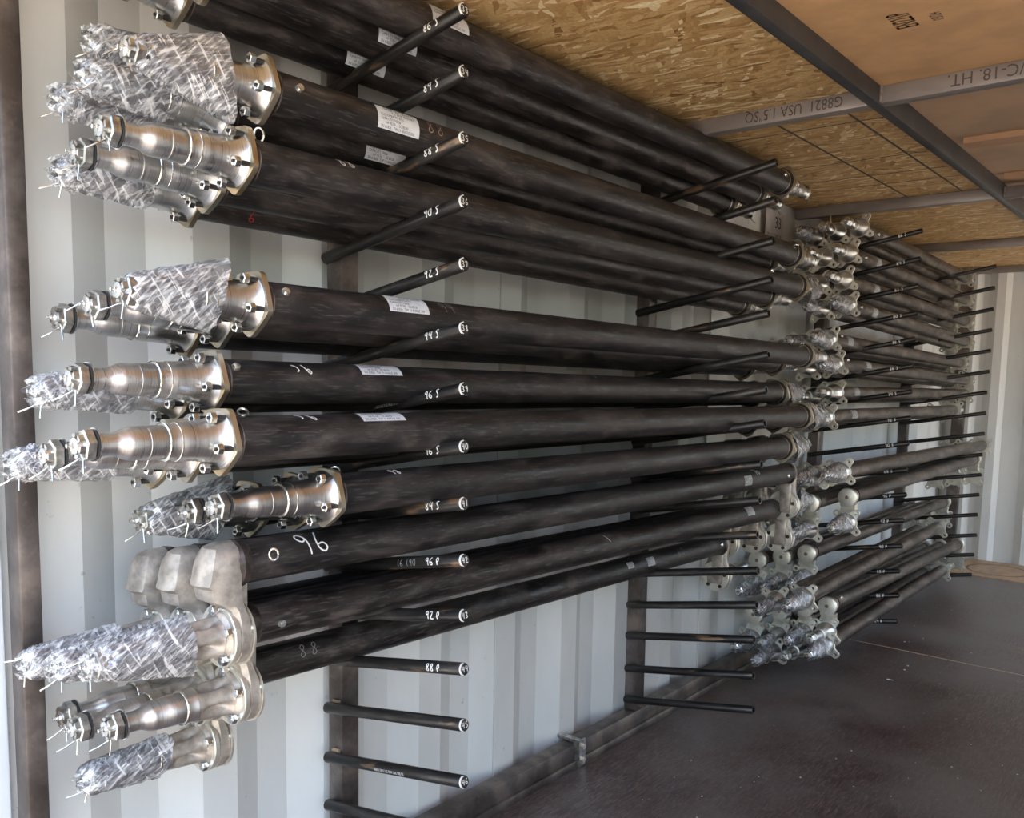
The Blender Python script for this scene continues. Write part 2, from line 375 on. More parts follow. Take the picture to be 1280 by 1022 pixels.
for a, b_ in zip(seams, seams[1:]): newobj('wall_panel', corr('wall_panel', a+.001, b_-.001, ZF-.02, 1.724, PH, M['wall']), wl)
sm_ = MB()
for s in seams[1:-1]: sm_.box((XW-.001-0.036*0, s-.0022, ZF), (XW+.0016, s+.0022, 1.70))
newobj('weld_seam', sm_.mesh('weld_seam', [M['wall']], 0), wl)
jm = newobj('wall_left_jamb', MB().box((XW-.05, -.35, ZF-.2), (XW+.012, .497, 2.4), bev=.006).mesh('jamb', [M['jamb']])); tag(jm, kind='structure'); jm.name = 'trim_1'
wb = newobj('wall_back', MB().box((XW-.05, YE+.045, ZF-.06), (XR+.05, YE+.05, 1.745)).mesh('wall_back', [M['wall']], 0)); tag(wb, kind='structure')
for a, b_ in ((XW, -.32), (-.32, XR)):
    newobj('wall_panel', corr('end_panel', a, b_-.001, ZF-.02, 1.724, -1.25, M['wall'], 'X', YE, 1, .42, .036, ((0, 1), (.033, 1), (.078, 0), (.125, 0), (.15, 1), (.255, 1), (.30, 0), (.39, 0))), wb)
wr = newobj('wall_right', MB().box((XR+.041, .5, ZF-.06), (XR+.05, 3.9, 1.74)).box((XR+.041, 5.7, ZF-.06), (XR+.05, YE+.05, 1.74)).mesh('wall_right', [M['wall']], 0)); tag(wr, kind='structure')  # unseen wall; openings left in it to let daylight reach the far bay
for a, b_ in ((.5, 2.6), (2.6, 3.9), (5.7, YE)): newobj('wall_panel', corr('right_panel', a, b_-.001, ZF-.02, 1.72, .1, M['wall'], 'Y', XR, 1), wr)
# floor with plywood sheets
fl = newobj('floor', MB().box((XW-.05, .1, ZF-.08), (XR+.05, YE+.05, ZF-.028)).mesh('floor', [M['rack']], 0)); tag(fl, kind='structure')
YS = 3.68; YP = 5.375
newobj('floor_panel', MB().box((XW+.001, .1, ZF-.028), (XR, YS-.003, ZF), bev=.001).mesh('floor_panel', [M['floor']], 0), fl)
newobj('floor_panel', MB().box((XW+.001, YS+.003, ZF-.028), (XR, YP-.004, ZF-.0005), bev=.001).mesh('floor_panel', [M['floor']], 0), fl)
tag(newobj('floor_panel', MB().box((XW+.001, YP, ZF-.028), (XR, YE, ZF+.004), bev=.001).mesh('floor_panel', [M['ply']], 0), fl), 'bare brown plywood strip')
newobj('floor_joint', MB().box((XW+.13, YS-.0032, ZF-.01), (XR, YS+.0032, ZF+.0006)).mesh('floor_joint', [M['seam']], 0), fl)
# ring stain lying on the ply strip
c0 = hit(1248, 712, 2, ZF+.004); mb = MB(); n = 48; V = []; 
for k in range(n):
    a = 2*PI*k/n
    for s in (0, 1):
        V.append((c0.x+(.165-.012*s)*math.cos(a), c0.y-.02+(.165-.012*s)*math.sin(a), ZF+.0048))
mb.add(V, [(2*k, 2*k+1, (2*k+3) % (2*n), (2*k+2) % (2*n)) for k in range(n)])
newobj('ring_stain', mb.mesh('ring_stain', [M['stain']], 0), fl)
gr = newobj('ground', MB().box((-14, -16, -1.35), (14, 12, -1.25)).mesh('ground', [M['ground']], 0)); tag(gr, kind='structure'); gr.name = 'floor_outside'
# ceiling: boards of the loft resting on the frame
XB0, XB1 = -.716, -.690
ce = newobj('ceiling', MB().box((XW-.05, .25, 1.725), (XR+.05, YE+.05, 1.745)).mesh('ceiling', [M['lath']], 0)); tag(ce, kind='structure')
PY = [.86, 2.11, 3.44, 4.68, 5.80]
ZB = 1.70
for i, (a, b_) in enumerate(((.25, .86), (.86, 2.13), (2.13, 3.46), (3.46, 4.70), (4.70, YE))):
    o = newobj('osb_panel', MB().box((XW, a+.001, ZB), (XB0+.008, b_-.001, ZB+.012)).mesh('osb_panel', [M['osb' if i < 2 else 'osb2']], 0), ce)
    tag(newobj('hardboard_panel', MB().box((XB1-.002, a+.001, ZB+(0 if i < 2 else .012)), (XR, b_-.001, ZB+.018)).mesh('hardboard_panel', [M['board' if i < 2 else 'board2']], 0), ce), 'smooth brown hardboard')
for (pa, pb) in (((1130, 188), (1280, 166)), ((1228, 224), (1280, 216))):
    q = hit(*pa, 2, ZB); yy = q.y
    newobj('timber_lath', MB().box((q.x if False else -.66, yy, ZB-.004), (XR, yy+(.075 if pa[0] < 1200 else .03), ZB+.013)).mesh('lath', [M['lath']], 0), ce)
# printed guide lines on the strand board of the second bay
gl = MB()
for (p, q, wdt) in (((973, 159), (1142, 249), .007), ((1058.5, 142.7), (1211, 242.7), .007)):
    A = hit(*p, 2, ZB); B = hit(*q, 2, ZB); xm = (A.x+B.x)/2
    gl.box((xm-wdt/2, 2.155, ZB-.0006), (xm+wdt/2, 3.435, ZB))
for p, q in (((912, 179), (1099, 146)), ((996, 213), (1157, 187)), ((1011, 230), (1198, 205)), ((1014, 241), (1205, 218))):
    A = hit(*p, 2, ZB); B = hit(*q, 2, ZB); ym = (A.y+B.y)/2
    gl.box((XW, ym-.0025, ZB-.0005), (XB0, ym+.0025, ZB))
newobj('printed_lines', gl.mesh('printed_lines', [M['stencil']], 0), ce)
# stencil on the hardboard
mb = MB(); q = hit(1150, 31, 2, ZB)
fn = lambda u, v: (q.x-v+.0, q.y-u, ZB-.0006)
lettering(mb, 'EN221P', .058, (0, 0), fn, bold=.03, sx=.42); lettering(mb, '03/24', .03, (.004, -.045), fn, sx=.62)
newobj('stencil_text', mb.mesh('stencil_text', [M['stencil']], 0), ce)
# ================================================================ LOFT FRAME
fr = newobj('loft_frame', None, loc=(0, 0, 0)); tag(fr, 'welded square tube frame under the loft boards overhead', 'frame')
tag(newobj('beam', MB().box((XB0, .2, ZC), (XB1, YE, ZC+.052), bev=.002).mesh('beam', [M['beam']]), fr), 'dark lengthwise beam')
for i, y in enumerate(PY):
    pl = newobj('crossbar', MB().box((XW+.0, y, ZC+.001), (XB0, y+.038, ZB), bev=.003).mesh('crossbar', [M['purlin']]), fr)
    pr = newobj('crossbar', MB().box((XB1, y, ZC+.001), (XR, y+.038, ZB), bev=.003).mesh('crossbar', [M['purlin']]), fr)
    if i == 1:
        mb = MB(); xe = hit(902, 160, 1, y).x
        fn = lambda u, v: (xe+.31-u, y-.0008, ZB-.006-v)
        lettering(mb, 'G8821  USA 1.5"SQ', .036, (0, 0), fn, sx=.83)
        newobj('stencil_text', mb.mesh('stencil_text', [M['stencil']], 0), pl)
        mb = MB(); xe2 = hit(1148, 118, 1, y).x
        fn = lambda u, v: (xe2+.30-u, y-.0008, ZB-.006-v)
        lettering(mb, 'A500B/C-18. HT.', .036, (0, 0), fn, sx=.95)
        newobj('stencil_text', mb.mesh('stencil_text', [M['stencil']], 0), pr)
wm = MB()
for y in PY[1:]: wm.tube([(XB1+.002, y-.002, ZC+.004), (XB1+.002, y-.002, ZB-.002)], .004, 6)
tag(newobj('weld_bead', wm.mesh('weld_bead', [M['bright_weld']]), fr), 'bright weld beads')
# ================================================================ RACKS
def frac(a): return a
S1 = [12, 90, 173, 252, 330, 410, 486, 558, 629, 700, 769, 836, 906, 977]
S2 = [(971, 203), (970, 250), (967, 300), (965, 349), (961, 391), (961, 443), (958, 487), (956, 529), (952, 580), (950, 625), (947, 668), (948, 713), (946, 756), (943, 799), (942, 844), (942, 887)]
S3 = [(1153, 288), (1151, 323), (1148.5, 357), (1146.7, 390.6), (1145, 423.5), (1142, 456.7), (1140, 489), (1139, 522), (1136, 554), (1134.6, 587), (1133, 618), (1130, 650), (1128, 682), (1125, 713.5), (1124, 744), (1121.6, 776)]
S4 = [(1245.6, 332.4), (1243.7, 359.3), (1242, 386), (1240, 412), (1238.4, 438), (1236.8, 464), (1234, 490), (1232.4, 516), (1230.6, 541.7), (1228, 568), (1226.5, 593), (1224, 618), (1222, 643), (1221, 668.5), (1217.5, 693), (1214.6, 718)]
PEGR = .0115
SL = .187
def rackpegs(root, ends, Y, nums=None, sizes=None, hollow=True, sizelab=None):
    res = []
    for i, (px, py) in enumerate(ends):
        E_ = hit(px, py, 1, Y); jit = random.uniform(-.006, .006)
        L = E_.x+1.395; st = (E_.x-L, Y, E_.z-L*(SL+jit*.6))
        res.append(E_)
        mb = MB(); d = (Vector(E_)-Vector(st)); Lr = d.length
        # local frame: X along the peg
        prof = [(0, PEGR-.002), (.002, PEGR), (Lr-.002, PEGR), (Lr, PEGR-.0012)]
        n = 16; V = []; Fc = []
        if hollow: prof += [(Lr-.0002, PEGR-.0035), (Lr-.03, PEGR-.0035)]
        for x, r in prof:
            for k in range(n): V.append((x, r*math.cos(2*PI*k/n), r*math.sin(2*PI*k/n)))
        for a in range(len(prof)-1):
            for k in range(n): Fc.append((a*n+k, a*n+(k+1) % n, (a+1)*n+(k+1) % n, (a+1)*n+k))
        Fc += [tuple(range(n))[::-1], tuple(range((len(prof)-1)*n, len(prof)*n))]
        mb.add(V, Fc)
        o = newobj('peg', mb.mesh('peg', [M['peg']]), root, loc=st, rot=(0, -math.atan2(d.z, d.x), 0))
        if nums:
            tm = MB(); fc = lambda u, v: (Lr+.0003, u, v)
            strokes(tm, nums[i], .0105, (-.0078, -.005), fc, .0016, sp=.80)
            ring = [(PEGR-.0002)*1.0, (PEGR-.0018)]
            V = []; n2 = 14
            for k in range(n2+1):
                a = math.radians(95+k*150/n2)
                for r in (PEGR+.0002, PEGR-.0014): V.append((Lr+.0003, r*math.cos(a), r*math.sin(a)))
            tm.add(V, [(2*k, 2*k+1, 2*k+3, 2*k+2) for k in range(n2)])
            V = []
            for k in range(n2+1):
                a = math.radians(100+k*130/n2)
                for x in (Lr-.0028, Lr+.0002): V.append((x, (PEGR+.0003)*math.cos(a), (PEGR+.0003)*math.sin(a)))
            tm.add(V, [(2*k, 2*k+2, 2*k+3, 2*k+1) for k in range(n2)])
            newobj('painted_number', tm.mesh('painted_number', [M['white']], 0), o)
        if sizes and sizes[i]:
            tm = MB()
            def fs(u, v):
                a = PI+PI*.03-v/PEGR; return (u, (PEGR+.0003)*math.cos(a), (PEGR+.0003)*math.sin(a))
            if sizes[i].startswith('#'): lettering(tm, sizes[i][1:], .0085, (Lr-.235, -.004), fs, sx=.62)
            else: strokes(tm, sizes[i], .0145 if nums else .013, (Lr-.088, -.004), fs, .002 if nums else .003, sp=.72)
            newobj('size_marking', tm.mesh('size_marking', [M['white']], 0), o)
        if nums and nums[i] == '42':
            tm = MB(); strokes(tm, '16 190', .013, (Lr-.165, -.004), fs, .0014, sp=.72)
            newobj('size_marking', tm.mesh('size_marking', [M['greychalk']], 0), o)
        if nums and nums[i] == '39':
            tm = MB()
            def fs(u, v):
                a = PI+PI*.03-v/PEGR; return (u, (PEGR+.0003)*math.cos(a), (PEGR+.0003)*math.sin(a))
            lettering(tm, 'DOM SMLS ASTM A513/106B TUBE MADE IN USA', .0075, (Lr-.255, -.002), fs, sx=.62)
            newobj('mill_print', tm.mesh('mill_print', [M['white']], 0), o)
    return res
UPS = .045
def upright(root, y0, zt=1.66, x0=-1.405, x1=-1.36):
    o = newobj('upright', MB().box((x0, y0, 0), (x1, y0+UPS, zt), bev=.004).mesh('upright', [M['rack']]), root)
    return o
rk = newobj('storage_rack', None, loc=(0, 0, 0)); tag(rk, 'near welded steel rack with numbered pegs standing against the left wall', 'rack', 'peg racks along the left wall')
upright(rk, 1.098); upright(rk, 2.242)
tag(newobj('end_post', MB().box((-1.405, .4985, ZF), (-1.36, .530, 1.66), bev=.004).mesh('end_post', [M['rack']]), rk), 'wider front post')
newobj('bottom_rail', MB().box((-1.405, .531, -.045), (-1.36, 3.42, 0), bev=.003).mesh('bottom_rail', [M['rack']]), rk)
newobj('foot_rail', MB().box((-1.425, .531, ZF), (-1.352, 3.42, -.0445), bev=.002).mesh('foot_rail', [M['rack']]), rk)
sizes = ['86 S', '84 S', '88 S', '90 S', '92 S', '94 S', '96 S', '96 S', '84 S', '96 D', '92 D', '88 D', '', '#A500 0.120 X 1.25 ERW 106B 1700 PSI']
E1 = rackpegs(rk, [(581, y) for y in S1], 1.087, [str(33+i) for i in range(14)], sizes, hollow=False)
# the lowest near peg reaches under the frame edge
E1b = rackpegs(rk, [(578, 1047)], 1.087, ['47'], [''], hollow=False)
rackpegs(rk, S2, 2.231)
wb_ = MB()
for e in E1:
    z = e.z-(e.x+1.38)*SL
    wb_.tube([(-1.385, 1.095, z+.012), (-1.365, 1.095, z+.014)], .005, 6)
for k in range(5): wb_.tube([(-1.365, 2.245+.0, .02), (-1.36, 2.28, .004)], .005, 6)
tag(newobj('weld_bead', wb_.mesh('weld_bead', [M['rack_rust']]), rk), 'rusty weld beads')
# rail clamp bracket
br = newobj('clamp_bracket', MB().box((-1.352, 1.925, ZF+.004), (-1.347, 1.955, .012)).box((-1.365, 1.921, ZF+.004), (-1.345, 1.9255, .014)).box((-1.425, 1.925, .002), (-1.352, 1.945, .010)).mesh('clamp_bracket', [M['nut']], 0), rk)
for z in (-.047, -.008):
    newobj('bolt', MB().tube([(-1.347, 1.94, z), (-1.340, 1.94, z)], .0075, 6).mesh('bolt', [M['silverpaint']], 0), br)
rk2 = newobj('storage_rack', None, loc=(0, 0, 0)); tag(rk2, 'far welded steel rack with long pegs standing near the end wall', 'rack', 'peg racks along the left wall')
upright(rk2, 3.63); upright(rk2, 4.892)
newobj('upright', MB().box((-1.36, 5.80, ZF), (-1.295, 5.85, 1.66), bev=.004).mesh('upright', [M['rack']]), rk2)
newobj('bottom_rail', MB().box((-1.405, 3.43, -.045), (-1.36, 5.80, 0), bev=.003).mesh('bottom_rail', [M['rack']]), rk2)
newobj('foot_rail', MB().box((-1.425, 3.43, ZF), (-1.352, 5.80, -.0445), bev=.002).mesh('foot_rail', [M['rack']]), rk2)
far_sz = ['86 S', '84 S', '82 S', '80 S', '78 S', '76 S', '74 S', '72 S', '70 S', '68 S', '96 D', '92 D', '90 D', '88 D', '86 D', '84 D']
PEGR = .0098
E3 = rackpegs(rk2, S3, 3.618, None, far_sz)
E4 = rackpegs(rk2, S4, 4.880)
# ================================================================ AXLE PARTS (shared meshes; local Y is the axle axis, outward is -Y)
R = .0335
def smooth_prof(P): return P
spin_prof = [(-.186, .0105), (-.184, .0118), (-.170, .0118), (-.170, .0118), (-.169, .0148), (-.150, .0148), (-.143, .0165), (-.134, .0205), (-.128, .0222), (-.107, .0226), (-.1065, .0229), (-.082, .0232), (-.0815, .0256), (-.068, .0256), (-.066, .0266), (-.05, .0272), (-.035, .0283), (-.02, .0305), (-.01, .0335), (-.003, .0375), (0, .041)]
sp = MB().lathe(spin_prof, 36)
sp.lathe([(-.0835, .0262), (-.0825, .0272), (-.0805, .0272), (-.0795, .0262)], 36, 1, capa=False, capb=False)
sp.lathe([(-.0665, .0262), (-.0660, .0271), (-.0648, .0271), (-.064, .0262)], 36, 1, capa=False, capb=False)
ME_SPIN = sp.mesh('spindle', [M['turned'], M['ring']], .5)
# spindle with scalloped root for drop axles
def sc(y, a):
    if -.062 < y < -.004:
        t = max(0, math.sin(PI*(y+.062)/.058)); return 1-.50*t*max(0, math.cos(4*(a+.35)))**1.2
    return 1
dp = [(y, r) for y, r in spin_prof if y < -.05]
dp += [(-.062+i*.0035, .0268+.0045*(i/16)) for i in range(17)]+[(-.006, .033), (-.002, .038), (0, .040)]
dp.sort()
sp = MB().lathe([q for q in dp if q[0] <= -.0615], 48, 0, capb=False).lathe([q for q in dp if q[0] >= -.0625], 64, 2, sc, capa=False)
sp.lathe([(-.0835, .0262), (-.0825, .0272), (-.0805, .0272), (-.0795, .0262)], 36, 1, capa=False, capb=False)
ME_SPIND = sp.mesh('scalloped_spindle', [M['turned'], M['ring'], M['cast']], .9)
wsh = MB().lathe([(-.1725, .012), (-.1725, .0222), (-.1705, .0222), (-.1705, .012)], 28, capa=False, capb=False)
wsh.lathe([(-.1748, .012), (-.1745, .0205), (-.1728, .0205), (-.1727, .012)], 28, 1, capa=False, capb=False)
ME_WASH = wsh.mesh('washer', [M['zinc'], M['gap_black']], .6)
nt_ = MB(); nt_.lathe([(-.1765, .0185), (-.1755, .0214), (-.1765+.0015, .0214)], 6, capa=False, capb=False)
nt_ = MB().lathe([(-.188, .0185), (-.1865, .0212), (-.1765, .0214), (-.1752, .020)], 6)
for k in range(6):   # castellations
    a = 2*PI*(k+.5)/6
    for s in (-.28, .28):
        pass
    V = []
    for y in (-.195, -.187):
        for r_, da in ((.0118, -.33), (.0165, -.30), (.0165, .30), (.0118, .33)):
            V.append((r_*math.cos(a+da), y, r_*math.sin(a+da)))
    nt_.add(V, [(0, 1, 2, 3), (7, 6, 5, 4), (0, 4, 5, 1), (1, 5, 6, 2), (2, 6, 7, 3), (3, 7, 4, 0)])
ME_NUT = nt_.mesh('castle_nut', [M['nut']], .4)
ME_GREASE = MB().lathe([(-.206, .0012), (-.2055, .0028), (-.203, .0030), (-.202, .0020), (-.2005, .0020), (-.200, .0042), (-.197, .0044), (-.1965, .0105), (-.186, .0118)], 16).mesh('grease_fitting', [M['zinc']], .6)
cp = MB().tube([(.0, -.191, -.006), (.004, -.193, -.017), (.001, -.205, -.024), (-.004, -.215, -.029)], .0012, 6)
cp.tube([(.002, -.191, -.006), (.008, -.190, -.018), (.010, -.192, -.036)], .0012, 6)
ME_COTTER = cp.mesh('cotter_pin', [M['zinc']], .8)
cp = MB().tube([(-.008, -.192, .010), (-.010, -.2, .004), (-.022, -.214, -.004)], .0012, 6)
cp.tube([(.0, -.190, -.014), (.003, -.193, -.02), (.007, -.194, -.034)], .0012, 6)
ME_COTTER2 = cp.mesh('cotter_pin_bent', [M['zinc']], .8)
# pentagon brake flange
BA = [54, 126, 198, 270, 342]
ol = hull(sum([circ(.0385*math.cos(math.radians(a)), .0385*math.sin(math.radians(a)), .0125, 14) for a in BA], [])+circ(0, 0, .0445, 40))
ME_FL = plate('brake_flange', ol, [], 0, .0085, M['flange'])
disc = MB().lathe([(-.040, .044), (-.040, .0478), (-.0385, .0488), (-.031, .0488), (-.030, .0465)], 44)
ME_DISC = disc.mesh('brake_flange', [M['lobe']], .5)
bl = MB().lathe([(0, .0038), (-.022, .0038)], 10, 1).lathe([(-.0250, .0046), (-.0255, .0066), (-.0245, .0078), (-.0165, .0080), (-.0155, .0070)], 6, 0)
bl.lathe([(-.0256, .0028), (-.0272, .0024)], 8, 1)
ME_BOLT = bl.mesh('bolt', [M['zinc'], M['gap_black']], .4)
bl = MB().lathe([(0, .0038), (-.012, .0038)], 10, 0).lathe([(-.0115, .0070), (-.0105, .0078), (-.003, .0080)], 6, 0).lathe([(.010, .006), (.034, .006)], 10, 0)
ME_BOLT_D = bl.mesh('bolt', [M['zinc'], M['gap_black']], .4)
wc = MB().lathe([(.0085, .040), (.012, .0385), (.016, .036), (.021, .0342)], 32, capa=False, capb=False)
wc.lathe([(.0205, .0346), (.022, .0354), (.0235, .0346)], 32, 1, capa=False, capb=False)
ME_WELD = wc.mesh('weld_collar', [M['weld'], M['weld']], .8)
wc = MB().lathe([(.0085, .040), (.012, .0385), (.016, .036), (.021, .0342)], 32, capa=False, capb=False)
wc.lathe([(.0195, .0343), (.0215, .0362), (.0235, .0343)], 32, 1, capa=False, capb=False)
ME_WELDB = wc.mesh('weld_collar', [M['weld'], M['bright_weld']], .8)
# cast drop bracket, lofted from tube head down to the spindle seat (0, -.105)
DZ = -.108
def bracket(m1, kf=1.0):
    rows = [(.037, .004, .012, .0), (.035, .014, .026, .0), (.029, .024, .038, .001), (.016, .0315, .045, .001), (0, .0345, .050, .001), (-.018, .0345, .054, .001), (-.024, .034, .057, .001), (-.030, .034, .050, .001),
            (-.048, .0335, .046, .003), (-.056, .035, .030, .004), (-.066, .038, .015, .006), (-.080, .0425, .013, .010), (-.108, .0465, .012, .012), (-.130, .0425, .012, .012), (-.146, .030, .012, .010), (-.1545, .012, .010, .008)]
    mb = MB(); V = []; n = 10
    for z, w_, fy, by in rows:
        if z > -.06: fy *= kf
        V += [(-w_, by, z), (-w_, -fy*.35, z), (-w_*.80, -fy*.85, z), (-w_*.30, -fy, z), (w_*.30, -fy, z), (w_*.80, -fy*.85, z), (w_, -fy*.35, z), (w_, by, z), (w_*.6, by+.005, z), (-w_*.6, by+.005, z)]
    Fc = [(i*n+k, i*n+(k+1) % n, (i+1)*n+(k+1) % n, (i+1)*n+k) for i in range(len(rows)-1) for k in range(n)]
    Fc += [tuple(range(n))[::-1], tuple(range((len(rows)-1)*n, len(rows)*n))]
    mb.add(V, Fc)
    mb.lathe([(-.002, .0345), (.006, .0385), (.016, .0370), (.022, .0342)], 28, 1, capa=False, capb=False)
    mb.lathe([(.013, .0505), (.0165, .050), (.0168, .046)], 40, 2, cz=DZ)
    mb.box((-.030, .012, -.128), (.008, .030, -.030), bev=.005)
    for a in (20, 92, 164, 236, 308):
        ca, sa = .037*math.cos(math.radians(a)), .037*math.sin(math.radians(a)); mb.lathe([(.016, .0062), (.0195, .0060), (.0197, .005)], 12, 1, cx=ca, cz=DZ+sa)
    return mb.mesh('drop_bracket', [m1, M['weld'], M['lobe']], .55)
ME_BR = bracket(M['cast'])
ME_BR2 = bracket(M['cast'], .55); ME_BR3 = ME_BR2
# four lobed flange with holes (far bay)
def lobe_outline(h, rl, cc):
    P = []
    for q in range(4):
        a0 = math.radians(45+90*q); cx, cz = h*math.cos(a0)*1.414, h*math.sin(a0)*1.414
        for k in range(-4, 5):
            a = a0+k*math.radians(26); P.append((cx+rl*math.cos(a), cz+rl*math.sin(a)))
        am = a0+math.radians(45)
        for t in (-1, 0, 1):
            P.append((cc*math.cos(am+t*.35), cc*math.sin(am+t*.35)))
    return P
hl = .0345
ME_LOBE = plate('lobed_flange', lobe_outline(hl, .0135, .0375), [circ(hl*math.cos(math.radians(45+90*q))*1.414, hl*math.sin(math.radians(45+90*q))*1.414, .0058, 12)[::-1] for q in range(4)], 0, .009, M['lobe'])
hb = MB().lathe([(-.100, .0085), (-.098, .0105), (-.088, .0105), (-.088, .0125), (-.070, .0128), (-.064, .0165), (-.045, .0168), (-.044, .0215), (-.032, .0218), (-.020, .0235), (-.008, .028), (0, .0335)], 28)
ME_SPIN2 = hb.mesh('spindle', [M['turned']], .5)
n2 = MB().lathe([(-.104, .012), (-.102, .0168), (-.092, .0172), (-.090, .015)], 6).lathe([(-.110, .0082), (-.1095, .0115), (-.103, .0118)], 12).lathe([(-.119, .0015), (-.118, .003), (-.114, .002), (-.110, .006)], 10)
n2.lathe([(-.0895, .0185), (-.087, .0185)], 20)
ME_NUT2 = n2.mesh('castle_nut', [M['zinc']], .4)
r2 = .027
dk = MB(); dk.lathe([(-.046, .028), (-.044, .0335), (-.034, .0345), (-.032, .030)], 32).lathe([(-.048, .004), (-.046, .007), (-.045, .0075)], 12, 1)
dk.lathe([(-.034, .027), (.002, .029)], 24, 1)
# arm down to flange
V = []; rows = [(-.026, .027, -.036, -.006), (-.034, .0265, -.034, -.004), (-.040, .025, -.028, -.002), (-.050, .026, -.034, -.002), (-.058, .030, -.036, -.004)]
for z, w_, yf, yb in rows: V += [(-w_, yb, z), (-w_, yf, z), (w_, yf, z), (w_, yb, z)]
dk.add(V, [(i*4+k, i*4+(k+1) % 4, i*4+4+(k+1) % 4, i*4+4+k) for i in range(4) for k in range(4)]+[(3, 2, 1, 0), (16, 17, 18, 19)], 0)
ME_ARM2 = dk.mesh('drop_bracket', [M['lobe'], M['cast_dark']], .5)
DZ2 = -.094
KS = 1.45
for me_ in (ME_SPIN2, ME_NUT2): me_.transform(Matrix.Diagonal((1.05, KS, 1.05, 1)))
# film wraps -----------------------------------------------------------
def wrap_mesh(name, y0, y1, h0, h1, t0, t1, ang, cut, seed, mts, tail=.012, ny=26, na=40, wr=.0009, skew=0.0):
    """y0 outer end .. y1 inner end; h half height across the flat sleeve, t half thickness"""
    rnd = random.Random(seed); ph = [rnd.uniform(0, 6.28) for _ in range(6)]; mb = MB(); V = []
    for i in range(ny):
        s = i/(ny-1)
        for k in range(na):
            a = 2*PI*k/na; ca, sa = math.cos(a), math.sin(a)
            e = .75
            hx = math.copysign(abs(ca)**e, ca)*(t0+(t1-t0)*s**.8); hz = math.copysign(abs(sa)**e, sa)*(h0+(h1-h0)*s**1.1)
            j = wr*(math.sin(9*a+ph[0]+s*14)+.7*math.sin(17*a+ph[1]-s*23)+.6*math.sin(5*a+ph[2]+s*31))
            f_ = 1+j/max(.01, math.hypot(hx, hz))
            if i == 0: f_ *= .6+.10*math.sin(3*a+ph[3])
            if i == 1: f_ *= .85
            y = y0+(y1-y0)*s+cut*s*sa+(.006*math.sin(4*a+ph[4])*(1-s))
            if i == ny-1: y += .0012*math.sin(13*a)
            x_ = hx*f_; z_ = hz*f_+skew*s
            V.append((x_*math.cos(ang)-z_*math.sin(ang), y, x_*math.sin(ang)+z_*math.cos(ang)))
    mb.add(V, [(i*na+k, i*na+(k+1) % na, (i+1)*na+(k+1) % na, (i+1)*na+k) for i in range(ny-1) for k in range(na)])
    me = mb.mesh(name, mts, 1.2); return me
WR = {
 'cone': wrap_mesh('plastic_wrap', -.186, -.052, .022, .060, .020, .027, .05, -.010, 1, [M['film']]),
 'cone2': wrap_mesh('plastic_wrap', -.186, -.055, .022, .053, .021, .027, -.15, .014, 2, [M['film']], skew=.006),
 'slim': wrap_mesh('plastic_wrap', -.195, -.062, .021, .032, .021, .027, .3, .004, 3, [M['film']]),
 'slim2': wrap_mesh('plastic_wrap', -.196, -.070, .023, .034, .022, .026, -.2, .012, 4, [M['film']]),
 'box': wrap_mesh('plastic_wrap', -.180, -.050, .026, .052, .023, .030, -.35, -.012, 5, [M['film']], skew=-.004),
 'small': wrap_mesh('plastic_wrap', -.156, -.014, .019, .038, .017, .028, .5, .006, 6, [M['film']], ny=14, na=24, wr=.0010),
 'small2': wrap_mesh('plastic_wrap', -.160, -.028, .020, .030, .017, .022, -.4, -.008, 7, [M['film']], ny=14, na=24, wr=.0011),
}
mbn = wrap_mesh('loose_film', -.203, -.165, .018, .025, .017, .025, .4, .003, 9, [M['film2']], ny=10, na=28, wr=.0022)
ME_NOSE = mbn
eye = MB(); eye.tube([(math.cos(t)*.007, 0, math.sin(t)*.010) for t in [2*PI*k/14 for k in range(15)]], .0017, 6, cap=False)
ME_EYE = eye.mesh('wire_loop', [M['silverpaint']], 1)
ME_STUD = MB().lathe([(-.006, .003), (-.0055, .0055), (-.002, .0068), (0, .0070)], 14).mesh('vent_plug', [M['silverpaint']], .8)
tubes = {}
def tube_mesh(L, r, m_, a0=.018):
    key = (round(L, 3), r, m_.name)
    if key not in tubes:
        prof = [(a0+(L-2*a0)*i/6, r) for i in range(7)]
        tubes[key] = MB().lathe(prof, 36).mesh('beam_tube', [m_], .8)
    return tubes[key]
AX = []
LV = ['topmost', 'second', 'third', 'fourth', 'fifth', 'sixth', 'seventh', 'eighth', 'ninth', 'tenth', 'eleventh', 'twelfth', 'thirteenth', 'fourteenth', 'fifteenth', 'lowest']
def surf(root, phi, r):
    """(u along axle, v around) map on the tube in the axle frame; phi 0 faces the aisle, 90 up"""
    def fn(u, v):
        a = phi+v/r; return ((r+.0004)*math.cos(a), u, (r+.0004)*math.sin(a))
    return fn
